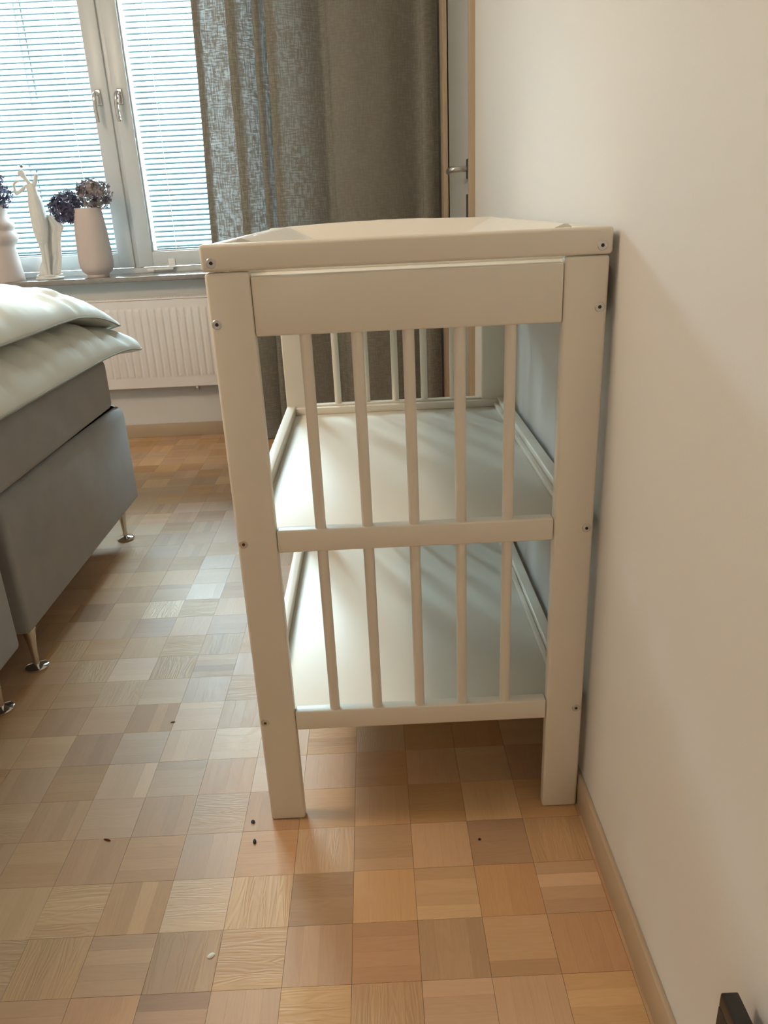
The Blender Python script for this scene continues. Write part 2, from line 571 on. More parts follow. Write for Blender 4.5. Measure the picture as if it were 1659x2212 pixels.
def sash(x0, x1, s0, s1):
    """outer x0..x1, stiles s0 / s1 wide"""
    z0, z1 = .779, ZT - .003
    zb, zt = .845, ZT - .07
    y0, y1 = FY, FY + .055
    m = MB()
    m.box(x0, x0 + s0, y0, y1, z0, z1, .004)
    m.box(x1 - s1, x1, y0, y1, z0, z1, .004)
    m.box(x0 + s0 - .001, x1 - s1 + .001, y0 + .0006, y1, z0 + .0005, zb, .003)
    m.box(x0 + s0 - .001, x1 - s1 + .001, y0 + .0006, y1, zt, z1 - .0005, .003)
    sa = m.build('sash', M['frame'], win, SM)
    m = MB()
    b = .0065
    a0, a1 = x0 + s0, x1 - s1
    m.box(a0, a0 + b, y0 + .012, y1 - .004, zb, zt, .002)
    m.box(a1 - b, a1, y0 + .012, y1 - .004, zb, zt, .002)
    m.box(a0 + b, a1 - b, y0 + .012, y1 - .004, zb, zb + b, .002)
    m.box(a0 + b, a1 - b, y0 + .012, y1 - .004, zt - b, zt, .002)
    m.build('glazing_bead', M['frame'], sa, SM)
    MB().box(a0 + .002, a1 - .002, y0 + .018, y0 + .022, zb + .002, zt - .002).build('pane', M['glass'], sa)
    return sa, a0, a1, zb, zt

sl, la0, la1, zb, zt = sash(-1.668, -0.882, .07, .070)
sr, ra0, ra1, zb, zt = sash(-0.861, -0.112, .068, .07)

def handle(sa, x):
    zt_, zb_ = 1.522, 1.458
    MB().box(x - .0125, x + .0125, FY - .009, FY + .001, zb_, zt_, .0085, 4).build('handle_plate', M['satin'], sa, SM)
    pts = catmull([(x, FY - .004, 1.503), (x - .002, FY - .030, 1.503), (x - .004, FY - .045, 1.495), (x - .006, FY - .050, 1.475), (x - .008, FY - .050, 1.435), (x - .006, FY - .048, 1.388)], 6)
    MB().tube(pts, [.0085] * (len(pts) - 6) + [.0085, .0085, .0085, .0085, .0085, .0078], 14).build('handle_lever', M['chrome'], sa, SM)
handle(sl, -0.924)
handle(sr, -0.831)

# white plastic latch on the right sash
m = MB()
m.box(-.722, -.690, FY - .004, FY, .778, .813, .002)
m.box(-.728, -.690, FY - .016, FY - .0005, .772, .779, .002)
m.box(-.812, -.700, FY - .020, FY - .012, .764, .772, .002)
m.box(-.820, -.790, FY - .022, FY - .010, .757, .772, .002)
lt = m.build('latch', M['latch'], sr, SM)

sillm = MB().box(WX0 - .03, WX1 + .03, 2.515, FY + .02, .7315, .754, .003)
sillm.build('window_sill', M['sill'], win, SM)

# ---------------------------------------------------------------- the house across the street
def facade():
    FYF = 14.0
    b = empty('apartment_building', (-4, FYF, -3.5), 'pale rendered apartment house with brown windows seen through the blinds', 'building')
    rects = []      # (x0, x1, z0, z1)
    cols = [(-5.50, -4.55), (-4.06, -3.46), (-8.4, -7.3), (-2.2, -1.2), (.2, 1.2), (2.6, 3.6), (-11.0, -10.0)]
    rows = [(-2.2, -.4), (.35, 1.95), (2.85, 4.65)]
    for x0, x1 in cols:
        for z0, z1 in rows:
            dx = -.25 if z0 == .35 else 0
            rects.append((x0 + dx, x1 + dx, z0, z1))
    # wall with recessed openings: piers and bands round the windows
    m = MB()
    xs0, xs1 = -14.0, 6.0
    zs = [-3.5] + [z for r in rows for z in r] + [4.95]
    for k in range(0, len(zs), 2):
        m.box(xs0, xs1, FYF, FYF + .4, zs[k], zs[k + 1])
    for z0, z1 in rows:
        dx = -.25 if z0 == .35 else 0
        edges = [xs0] + [v + dx for c in sorted(cols) for v in c] + [xs1]
        for k in range(0, len(edges), 2):
            m.box(edges[k], edges[k + 1], FYF, FYF + .4, z0, z1)
    m.build('wall', M['facade'], b)
    for x0, x1, z0, z1 in rects:
        m = MB()
        w = .11
        m.box(x0, x0 + w, FYF + .05, FYF + .14, z0, z1)
        m.box(x1 - w, x1, FYF + .05, FYF + .14, z0, z1)
        m.box(x0 + w, x1 - w, FYF + .05, FYF + .14, z1 - w, z1)
        m.box(x0 + w, x1 - w, FYF + .05, FYF + .14, z0, z0 + w)
        f = m.build('window', M['brown'], b)
        MB().box(x0 + w, x1 - w, FYF + .09, FYF + .11, z0 + w, z1 - w).build('pane', M['pane_far'], f)
        MB().box(x0 + w + .22, x1 - w, FYF + .084, FYF + .0895, z0 + w, z1 - w).build('drawn_curtain', M['far_curtain'], f)
        MB().box(x0 - .05, x1 + .05, FYF - .08, FYF + .05, z0 - .06, z0).build('ledge', M['red'], b)
    MB().box(-14.2, 6.2, FYF - .25, FYF + .6, 4.95, 5.1).build('eaves', M['brown'], b)
facade()
tag(MB().box(-60, 60, 2.9, 60, -3.7, -3.5).build('ground', M['ground']), kind='structure')

# ---------------------------------------------------------------- venetian blinds
def blind(x0, x1, label):
    y = FY + .044
    b = empty('venetian_blind', ((x0 + x1) / 2, y, zt), label, 'blind', 'venetian blinds in the window')
    # one slightly crowned slat, tilted
    prof = []
    for k in range(7):
        s = -1 + 2 * k / 6
        prof.append((s * .0125, .0022 * (1 - s * s)))
    tilt = math.radians(31)
    ct, st = math.cos(tilt), math.sin(tilt)
    bm = bmesh.new()
    rows = []
    hw = (x1 - x0) / 2
    for sx in (-hw, hw):
        rows.append([bm.verts.new((sx, a * ct - c * st, a * st + c * ct)) for a, c in prof] + [bm.verts.new((sx, a * ct - (c - .0004) * st, a * st + (c - .0004) * ct)) for a, c in reversed(prof)])
    n = len(rows[0])
    for k in range(n):
        bm.faces.new((rows[0][k], rows[0][(k + 1) % n], rows[1][(k + 1) % n], rows[1][k]))
    bm.faces.new(rows[0]); bm.faces.new(list(reversed(rows[1])))
    bmesh.ops.recalc_face_normals(bm, faces=bm.faces)
    me = bpy.data.meshes.new('slat'); bm.to_mesh(me); bm.free()
    smooth_all(me, SM)
    me.materials.append(M['slat'])
    z = zb + .022
    while z < zt - .03:
        o = bpy.data.objects.new('slat', me)
        C.objects.link(o); o.parent = b
        o.location = (0, 0, z - zt)
        z += .0222
    MB().box(x0, x1, y - .012, y + .012, zt - .024, zt - .002, .002).build('head_rail', M['slat'], b, SM)
    MB().box(x0, x1, y - .010, y + .010, zb + .004, zb + .013, .002).build('bottom_rail', M['slat'], b, SM)
    for fx in (.16, .84):
        xx = x0 + (x1 - x0) * fx
        m = MB()
        m.tube([(xx, y - .0145, zb + .01), (xx, y - .0145, zt - .01)], .0006, 6)
        m.tube([(xx, y + .0145, zb + .01), (xx, y + .0145, zt - .01)], .0006, 6)
        m.build('ladder_cord', M['cord'], b)
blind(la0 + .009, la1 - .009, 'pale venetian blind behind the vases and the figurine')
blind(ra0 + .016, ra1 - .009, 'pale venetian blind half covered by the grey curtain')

# ---------------------------------------------------------------- radiator
rad = empty('radiator', (-.95, 2.53, .25), 'white panel radiator with vertical flutes on the wall under the window sill', 'radiator')
RX0, RX1, RY0, RY1, RZ0, RZ1 = -1.62, -.34, 2.504, 2.556, .250, .656
pitch = .0333
bm = bmesh.new()
nr = int((RX1 - RX0) / pitch)
# front panel: rows of height samples, flutes pressed between rounded ends
def flute(x, z):
    a = (x - RX0) / pitch
    s = abs((a % 1.0) - .5) * 2           # 0 at the middle of a ridge
    edge = min(1.0, max(0.0, (.90 - s) / .34))
    t = min(1.0, max(0.0, (z - (RZ0 + .052)) / .012), max(0.0, ((RZ1 - .040) - z) / .012))
    return -.0045 * (edge * edge * (3 - 2 * edge)) * max(0.0, t)
zs = [RZ0 + .006, RZ0 + .03, RZ0 + .050, RZ0 + .055, RZ0 + .060, RZ0 + .066, RZ0 + .2, RZ1 - .055, RZ1 - .048, RZ1 - .043, RZ1 - .038, RZ1 - .02, RZ1 - .006]
xs = []
x = RX0 + .004
k = 0
while x < RX1 - .004:
    xs.append(x); x += pitch / 10
gridv = [[bm.verts.new((x, RY0 + .0075 + flute(x, z), z)) for z in zs] for x in xs]
for a, b in zip(gridv[:-1], gridv[1:]):
    for k in range(len(zs) - 1):
        bm.faces.new((a[k], b[k], b[k + 1], a[k + 1]))
ext = [e for e in bm.edges if e.is_boundary]
r = bmesh.ops.extrude_edge_only(bm, edges=ext)
for v in [g for g in r['geom'] if isinstance(g, bmesh.types.BMVert)]:
    v.co.y = RY0 + .022
    v.co.x += .003 * (1 if v.co.x > -1 else -1)
    v.co.z += .006 * (1 if v.co.z > .45 else -1)
bmesh.ops.recalc_face_normals(bm, faces=bm.faces)
me = bpy.data.meshes.new('front_panel'); bm.to_mesh(me); bm.free(); smooth_all(me, math.radians(50))
link('front_panel', me, M['rad'], rad)
m = MB()
m.box(RX0, RX0 + .012, RY0 + .004, RY1, RZ0, RZ1 + .004, .003)
m.box(RX1 - .012, RX1, RY0 + .004, RY1, RZ0, RZ1 + .004, .003)
m.build('side_cover', M['rad'], rad, SM)
m = MB()
m.box(RX0 + .012, RX1 - .012, RY0 + .006, RY0 + .013, RZ1 - .004, RZ1 + .004, .001)
m.box(RX0 + .012, RX1 - .012, RY1 - .007, RY1, RZ1 - .004, RZ1 + .004, .001)
x = RX0 + .02
while x < RX1 - .02:
    m.box(x, x + .003, RY0 + .013, RY1 - .007, RZ1 - .003, RZ1 + .003); x += .014
m.build('top_grille', M['rad'], rad)
MB().box(RX0 + .02, RX1 - .02, RY1 - .018, RY1 - .003, RZ0 + .012, RZ1 - .012, .004).build('rear_panel', M['rad'], rad)
m = MB()
for x in (-1.4, -.6):
    m.box(x - .012, x + .012, RY1 - .004, YW - .0005, RZ0 + .06, RZ1 - .06, .002)
m.build('wall_bracket', M['rad'], rad)
m = MB()
m.lathe([(.008, -.016), (.010, -.012), (.010, 0), (.006, .006)], -.615, 2.53, RZ0 - .002, 14)
m.build('drain_plug', M['satin'], rad, SM)

# ---------------------------------------------------------------- curtain
def curtain():
    plan = [(-.402, 2.496), (-.424, 2.495), (-.431, 2.490), (-.424, 2.485), (-.39, 2.490), (-.345, 2.490), (-.295, 2.482), (-.262, 2.470), (-.258, 2.456), (-.280, 2.447), (-.290, 2.436),
            (-.272, 2.428), (-.235, 2.440), (-.200, 2.460), (-.182, 2.468), (-.172, 2.458), (-.186, 2.446), (-.188, 2.434), (-.172, 2.430), (-.150, 2.446), (-.130, 2.462),
            (-.122, 2.448), (-.138, 2.432), (-.140, 2.418), (-.118, 2.412), (-.06, 2.420), (.00, 2.440), (.050, 2.470), (.072, 2.478), (.088, 2.462), (.105, 2.438),
            (.16, 2.420), (.24, 2.418), (.32, 2.432), (.39, 2.456), (.438, 2.474), (.462, 2.470), (.466, 2.448), (.462, 2.428), (.478, 2.418), (.505, 2.424), (.528, 2.440)]
    path = catmull([(x, y, 0) for x, y in plan], 7)
    ln = [0.0]
    for a, b in zip(path[:-1], path[1:]):
        ln.append(ln[-1] + (b - a).length)
    z0, z1, nz = 0.006, 2.44, 60
    bm = bmesh.new()
    uvs = {}
    cols = []
    for i, p in enumerate(path):
        col = []
        w = max(0.0, min(1.0, (.10 - p.x) / .5))
        for j in range(nz):
            z = z0 + (z1 - z0) * j / (nz - 1)
            wob = .006 * noise.noise((p.x * 5, z * 1.3, 3.0)) + .004 * noise.noise((p.x * 14, z * 2.2, 8.0))
            x = p.x + .034 * (z - 1.75) * w + wob * .7
            y = p.y + wob + .010 * (1 - z / z1) * noise.noise((p.x * 8, z * .8, 1.0))
            v = bm.verts.new((min(x, XW - .012), min(y, 2.506), z))
            uvs[v] = (ln[i], z)
            col.append(v)
        cols.append(col)
    for a, b in zip(cols[:-1], cols[1:]):
        for j in range(nz - 1):
            bm.faces.new((a[j], b[j], b[j + 1], a[j + 1]))
    ul = bm.loops.layers.uv.new('UVMap')
    for f in bm.faces:
        for l in f.loops:
            l[ul].uv = uvs[l.vert]
    me = bpy.data.meshes.new('curtain'); bm.to_mesh(me); bm.free(); smooth_all(me)
    o = link('curtain', me, M['curtain'])
    tag(o, 'floor length grey brown linen curtain in folds beside the window', 'curtain')
curtain()

# ---------------------------------------------------------------- changing table
T = empty('changing_table', (.27, .407, 0), 'white wooden changing table with spindle ends and two open shelves', 'changing table')
TW, TL, LW, LT = .54, .8144, .060, .022
HL = .9278
tab = M['table']
def screw(parent, x, z, y, s):
    """socket screw head on an end face; s = -1 front, +1 back"""
    m = MB()
    rot = Matrix.Translation((x, y, z)) @ Matrix.Rotation(math.pi / 2 * (1 if s < 0 else -1), 4, 'X')
    def ring(prof):
        k0 = len(m.bm.verts)
        m.lathe(prof, 0, 0, 0, 20)
        m.bm.verts.ensure_lookup_table()
        for v in m.bm.verts[k0:]:
            v.co = rot @ v.co
    ring([(.0068, -.001), (.0068, .0004), (.0062, .0010), (.0058, .0010)])
    sc = m.build('screw', M['steel'], parent, SM)
    m = MB()
    def ring2(prof, n):
        k0 = len(m.bm.verts)
        m.lathe(prof, 0, 0, 0, n)
        m.bm.verts.ensure_lookup_table()
        for v in m.bm.verts[k0:]:
            v.co = rot @ v.co
    ring2([(.0026, .0006), (.0026, .00125)], 6)
    m.build('socket', M['dark'], sc)

def end_frame(y0, y1, s):
    legs = []
    for x0, x1, xs in ((0, LW, .0095), (TW - LW, TW, TW - .0105)):
        leg = bx('leg', tab, T, x0, x1, y0, y1, 0.0, HL, .0045, 3)
        for z in (.861, .5345, .2075):
            screw(leg, xs, z, y0 if s < 0 else y1, s)
        legs.append(leg)
    g = .0006
    bx('apron', tab, T, LW + g, TW - LW - g, y0 + .0005, y1 - .0005, .8422, .921, .003, 3)
    bx('end_rail', tab, T, LW + g, TW - LW - g, y0 + .0005, y1 - .0005, .5166, .5525, .003, 3)
    bx('end_rail', tab, T, LW + g, TW - LW - g, y0 + .0005, y1 - .0005, .1892, .2249, .003, 3)
    yc = (y0 + y1) / 2
    for k in range(5):
        x = .127 + .071 * k
        MB().lathe([(.0083, 0), (.0083, .2905)], x, yc, .5521, 20).build('spindle', tab, T, SM)
        MB().lathe([(.0083, 0), (.0083, .2925)], x, yc, .2245, 20).build('spindle', tab, T, SM)
    # top frame end piece lying across the legs
    tr = bx('top_rail', tab, T, -.003, TW + .003, y0 - .0008 if s < 0 else y0 + .0008, y1 - .0008 if s < 0 else y1 + .0008, HL + .0012, .9641, .005, 4)
    for xs in (.0115, TW - .0115):
        screw(tr, xs, .9405, (y0 - .0008) if s < 0 else (y1 + .0008), s)
end_frame(0, LT, -1)
end_frame(TL - LT, TL, 1)
for x0, x1 in ((-.002, .020), (TW - .020, TW + .002)):
    bx('top_side_rail', tab, T, x0, x1, LT, TL - LT, HL + .0012, .9625, .004, 3)
    bx('side_apron', tab, T, max(x0, .001), min(x1, TW - .001), LT + .0005, TL - LT - .0005, .842, .920, .003, 3)
bx('tray_board', M['shelf'], T, .020, TW - .020, LT, TL - LT, .9115, .9195, .001)
for zt_, zb_ in ((.5525, .5166), (.2249, .1892)):
    for x0, x1 in ((.001, .0225), (TW - .0225, TW - .001)):
        bx('shelf_side_rail', tab, T, x0, x1, LT + .0005, TL - LT - .0005, zb_ - .001, zt_, .003, 3)
    bx('shelf', M['shelf'], T, .0225, TW - .0225, LT, TL - LT, zt_ - .0285, zt_ - .0205, .001)
    # lips round the shelf board
    bx('shelf_lip', tab, T, .0225, TW - .0225, TL - LT - .0165, TL - LT - .0003, zt_ - .0205, zt_ - .004, .002)
    bx('shelf_lip', tab, T, TW - .0325, TW - .0228, LT + .001, TL - LT - .017, zt_ - .0205, zt_ - .0095, .003)

# changing pad lying in the tray
def pad():
    x0, x1, y0, y1 = .0235, TW - .0235, LT + .075, TL - LT - .004
    zb_ = .9197
    def h(x, y):
        e = min(x - x0, x1 - x)
        ey = y1 - y
        def prof(d, top, w):
            if d < .016:
                return (top - .018) + .018 * math.sqrt(max(0, 1 - (1 - d / .016) ** 2))
            t = min(1, (d - .016) / w)
            return top - (top - .012) * t
        bow = .007 * math.sin(math.pi * min(1, max(0, (x - x0) / (x1 - x0))))
        hx = prof(e, .0465, .085)
        hy = prof(ey, .0465 + bow * .8, .075)
        v = max(hx, hy) if min(e, ey) > .016 else min(max(hx, hy), min(prof(e, .0465, 9) if e < .016 else 9, prof(ey, .0465 + bow * .8, 9) if ey < .016 else 9))
        return zb_ + v + .0009 * noise.noise((x * 26, y * 26, 0)) + .0012 * noise.noise((x * 9, y * 9, 4))
    m = MB()
    def warp(t):
        # denser samples near the rim
        return .5 - .5 * math.cos(math.pi * t) if False else t
    n = 90
    g = m.grid(lambda u, v: Vector((x0 + (x1 - x0) * u, y0 + (y1 - y0) * v, h(x0 + (x1 - x0) * u, y0 + (y1 - y0) * v))), n, 110)
    bm = m.bm
    ext = [e for e in bm.edges if e.is_boundary]
    r = bmesh.ops.extrude_edge_only(bm, edges=ext)
    vs_ = [q for q in r['geom'] if isinstance(q, bmesh.types.BMVert)]
    for v in vs_:
        v.co.z = zb_
    bm.faces.new([v for v in sorted(vs_, key=lambda v: math.atan2(v.co.y - .407, v.co.x - .27))])
    o = m.build('changing_pad', M['pad'], None, math.radians(60))
    tag(o, 'cream white padded changing mat lying in the tray on top of the table', 'changing pad')
pad()

# ---------------------------------------------------------------- beds
def bed_base(y0, y1, label, legs):
    x0, x1 = -2.62, -.600
    b = empty('bed_base', ((x0 + x1) / 2, (y0 + y1) / 2, 0), label, 'bed')
    z0, z1 = .117, .440
    m = MB()
    # box with soft upholstered edges, top edge rounder than the bottom
    bm = bmesh.new()
    bmesh.ops.create_cube(bm, size=1)
    for v in bm.verts:
        v.co = Vector((x0 + (v.co.x + .5) * (x1 - x0), y0 + (v.co.y + .5) * (y1 - y0), z0 + (v.co.z + .5) * (z1 - z0)))
    top = [e for e in bm.edges if all(v.co.z > z1 - .001 for v in e.verts)]
    rest = [e for e in bm.edges if e not in top]
    bmesh.ops.bevel(bm, geom=rest, offset=.012, segments=3, profile=.5, affect='EDGES')
    top = [e for e in bm.edges if all(v.co.z > z1 - .001 for v in e.verts) and e.calc_face_angle(0) > .5]
    bmesh.ops.bevel(bm, geom=top, offset=.038, segments=6, profile=.5, affect='EDGES')
    bmesh.ops.recalc_face_normals(bm, faces=bm.faces)
    me = bpy.data.meshes.new('upholstered_box'); bm.to_mesh(me); bm.free(); smooth_all(me, math.radians(50))
    link('upholstered_box', me, M['bed'], b)
    for (x, y) in legs:
        l = MB().lathe([(.0075, .010), (.0078, .03), (.0105, .07), (.0155, .105), (.0180, .118)], x, y, 0, 20).build('leg', M['chrome'], b, SM)
        MB().lathe([(.026, .0), (.0275, .002), (.0275, .006), (.024, .0085), (.012, .0105), (.0085, .0125)], x, y, 0, 28).build('foot_disc', M['chrome'], l, SM)
    return b
bed_base(.490, 1.400, 'grey upholstered bed base on chrome legs under the sage duvet', [(-.639, 1.315), (-.628, .540), (-2.5, 1.315), (-2.5, .540)])
bed_base(-.470, .440, 'grey upholstered bed base with only its corner showing beside the neighbouring base', [(-.640, .372), (-.640, -.40), (-2.5, .372), (-2.5, -.40)])

def mattress(y0, y1, label):
    x0, x1, z0, z1 = -2.61, -.612, .441, .600
    m = MB().box(x0, x1, y0, y1, z0, z1, .022, 4)
    o = m.build('mattress', M['bed'], None, math.radians(50))
    tag(o, label, 'mattress')
mattress(.492, 1.345, 'grey fabric mattress lying on the bed base under the sage duvet')
mattress(-.468, .438, 'grey fabric mattress lying on the bed base with only its corner showing')

# duvet folded double over the mattress, hanging past its edges
def lerp_table(tab_, y):
    if y <= tab_[0][0]:
        return tab_[0][1]
    for (a, za), (b, zb2) in zip(tab_[:-1], tab_[1:]):
        if y <= b:
            t = (y - a) / (b - a)
            return za + (zb2 - za) * t
    return tab_[-1][1]

def soft_table(tab_, y):
    return sum(lerp_table(tab_, y + d) for d in (-.09, -.06, -.03, 0, .03, .06, .09)) / 7

def duvet():
    d = empty('duvet', (-1.3, .7, .60), 'rumpled sage grey duvet folded double over the grey mattress', 'duvet')
    def layer(name, X0, X1, Y0, Y1, top, bot, rx, ry, seed, hemk, corner):
        m = MB()
        nu, nv = 110, 130
        def edge_u(u):
            # denser near the visible edge
            return 1 - (1 - u) ** 1.7
        def edge_v(v):
            return (1 - math.cos(math.pi * v)) * .25 + v * .5
        def pt(u, v, up):
            x = X0 + (X1 - X0) * edge_u(u)
            y = Y0 + (Y1 - Y0) * edge_v(v)
            cf = max(0, 1 - ((X1 - x) / .30)) * max(0, 1 - ((Y1 - y) / .30))
            zt2, zb2 = soft_table(top, y), soft_table(bot, y)
            ex = max(0.0, (x - (X1 - rx)) / rx)
            ey = max(0.0, (y - (Y1 - ry)) / ry)
            ex0 = max(0.0, ((X0 + .1) - x) / .1); ey0 = max(0.0, ((Y0 + .1) - y) / .1)
            far = ey > 0
            eyy = ey if far else ey0
            e = math.sqrt(ex * ex + eyy * eyy)
            if e > 1:
                x -= (ex - ex / e) * rx
                y += (eyy - eyy / e) * (-ry if far else .1)
                ex, eyy = ex / e, eyy / e
                ey = eyy if far else 0.0
            e = min(1.0, math.sqrt(min(1.0, e) ** 2 + ex0 * ex0))
            prof = math.sqrt(max(0.0, 1 - e ** 2.3))
            hem = zb2 + (zt2 - zb2) * (hemk + (.45 - hemk) * min(1, ey * 1.2))
            z = hem + ((zt2 - hem) if up else (zb2 - hem)) * prof
            q = Vector((x * 3.0 + seed, y * 2.2, seed))
            puff = noise.noise(q) * .6 + noise.noise(q * 2.3) * .35
            w = x * 5.0 + y * 1.6
            c1 = 1 - min(1, abs(noise.noise(Vector((y * 6.0 - x * 3.0 + seed * 2, w * .55, seed)))) * 3.6)
            c2 = 1 - min(1, abs(noise.noise(Vector((y * 13 - x * 8 + seed, w * .9, seed + 5)))) * 3.2)
            near = max(0.0, 1 - (X1 - x) / .55)
            c3 = noise.noise(Vector((y * 30 + x * 9 + seed, x * 5, seed + 9)))
            z += .0045 * c3 * prof * near * (1 if up else 0)
            if up:
                k = prof * (.30 + .70 * near)
                z += .016 * puff * prof - k * (.024 * c1 ** 1.4 + .012 * c2 ** 1.4)
            bul = .010 * puff * ex
            return Vector((x + bul + corner[0] * cf, y + corner[1] * cf + .012 * ey * puff, z + corner[2] * cf * cf))
        m.grid(lambda u, v: pt(u, v, True), nu, nv)
        m.grid(lambda u, v: pt(u, v, False), nu, nv)
        bmesh.ops.remove_doubles(m.bm, verts=list(m.bm.verts), dist=.0003)
        o = m.build(name, M['duvet'], d, math.radians(75))
        hemx = [pt(1, k / 160, True) for k in range(0, 161)]
        hemy = [pt(1 - k / 100, 1, True) for k in range(1, 70)]
        MB().tube(hemx + hemy, .0030, 6).build('piping', M['duvet_seam'], o, SM)
    layer('lower_fold', -2.0, -.562, -.25, 1.50,
          [(-.25, .745), (.9, .748), (1.15, .742), (1.35, .70), (1.50, .642), (1.62, .60)],
          [(-.25, .603), (1.42, .603), (1.50, .565), (1.56, .535), (1.62, .520)],
          .13, .075, 2.3, .14, (.014, .125, -.016))
    layer('upper_fold', -2.0, -.580, -.28, 1.485,
          [(-.28, .90), (.65, .895), (1.0, .874), (1.20, .838), (1.33, .795), (1.42, .742), (1.50, .675)],
          [(-.28, .750), (1.0, .750), (1.16, .745), (1.35, .700), (1.5, .635)],
          .27, .11, 6.1, .05, (.0, .09, -.015))
duvet()

# ---------------------------------------------------------------- things on the window sill
SZ = .7542
def vase_straight():
    cx, cy = -1.010, 2.600
    prof = [(.0, .002), (.046, .0), (.048, .003), (.048, .012), (.052, .016), (.064, .026), (.072, .042), (.0745, .065), (.0735, .11), (.0690, .19), (.0630, .25), (.0585, .289), (.0572, .292), (.0560, .289), (.058, .24), (.066, .11), (.06, .04), (.0, .03)]
    o = MB().lathe(prof, cx, cy, SZ, 40, cap=False).build('vase', M['vase'], None, SM)
    tag(o, 'tall plain pinkish beige vase with tapered sides and a small foot', 'vase', None)
vase_straight()
def vase_bulged():
    cx, cy = -1.440, 2.600
    prof = [(.0, .002), (.092, .0), (.093, .004), (.088, .05), (.083, .10), (.078, .140), (.080, .155), (.092, .168), (.098, .184), (.094, .200), (.085, .211), (.085, .216), (.093, .226), (.093, .240), (.086, .252), (.075, .264), (.071, .28), (.072, .305), (.076, .322), (.074, .324), (.066, .30), (.066, .27), (.07, .1), (.0, .05)]
    o = MB().lathe(prof, cx, cy, SZ, 40, cap=False).build('vase', M['vase'], None, SM)
    tag(o, 'pinkish beige vase with a conical foot and two stacked rings', 'vase', None)
vase_bulged()

def hydrangea(center, rad, base, label, mat, seed, nflor=150, squash=(1, 1, .85)):
    r = random.Random(seed)
    c = Vector(center)
    h = empty('dried_hydrangea', base, label, 'flower', None)
    mid = (Vector(base) + c) / 2 + Vector((0, 0, .02))
    MB().tube(catmull([base, mid, c], 5), .0022, 7).build('stem', M['stem'], h)
    bm = bmesh.new()
    for k in range(nflor):
        d = Vector((r.gauss(0, 1), r.gauss(0, 1), r.gauss(0, 1))).normalized()
        rr = rad * r.uniform(.62, 1.0)
        p = c + Vector((d.x * squash[0], d.y * squash[1], d.z * squash[2])) * rr
        nrm = (d + Vector((r.gauss(0, .35), r.gauss(0, .35), r.gauss(0, .35)))).normalized()
        a = nrm.orthogonal().normalized()
        a.rotate(Matrix.Rotation(r.uniform(0, 6.28), 3, nrm))
        b = nrm.cross(a)
        s = r.uniform(.0085, .0145)
        for q in range(4):
            ang = q * math.pi / 2
            u = a * math.cos(ang) + b * math.sin(ang)
            w = nrm.cross(u)
            cup = r.uniform(.1, .7)
            v0 = bm.verts.new(p)
            v1 = bm.verts.new(p + u * s * .55 + w * s * .42 + nrm * s * .25 * cup)
            v2 = bm.verts.new(p + u * s * 1.05 + nrm * s * .6 * cup + w * r.uniform(-.2, .2) * s)
            v3 = bm.verts.new(p + u * s * .55 - w * s * .42 + nrm * s * .30 * cup)
            bm.faces.new((v0, v1, v2)); bm.faces.new((v0, v2, v3))
    for k in range(60):
        d = Vector((r.gauss(0, 1), r.gauss(0, 1), r.gauss(0, 1))).normalized()
        e = c + d * rad * .8
        a = d.orthogonal().normalized() * .0007
        vs_ = [bm.verts.new(c + a), bm.verts.new(c - a), bm.verts.new(e)]
        bm.faces.new(vs_)
    me = bpy.data.meshes.new('florets'); bm.to_mesh(me); bm.free()
    o = link('florets', me, mat, h)
    o['kind'] = 'stuff'
hydrangea((-1.100, 2.595, 1.052), .072, (-1.018, 2.600, SZ + .06), 'dark violet blue dried hydrangea leaning out of the plain straight vase', M['petal_dark'], 3, 400, (1, .8, 1.0))
hydrangea((-.972, 2.600, 1.098), .078, (-1.002, 2.602, SZ + .06), 'faded lilac and brown dried hydrangea standing in the plain straight vase', M['petal_mixed'], 5, 430, (1, .85, .85))
hydrangea((-1.415, 2.600, 1.130), .088, (-1.440, 2.600, SZ + .09), 'dark violet blue dried hydrangea in the vase with two rings', M['petal_dark'], 9, 400, (1, .85, 1.0))

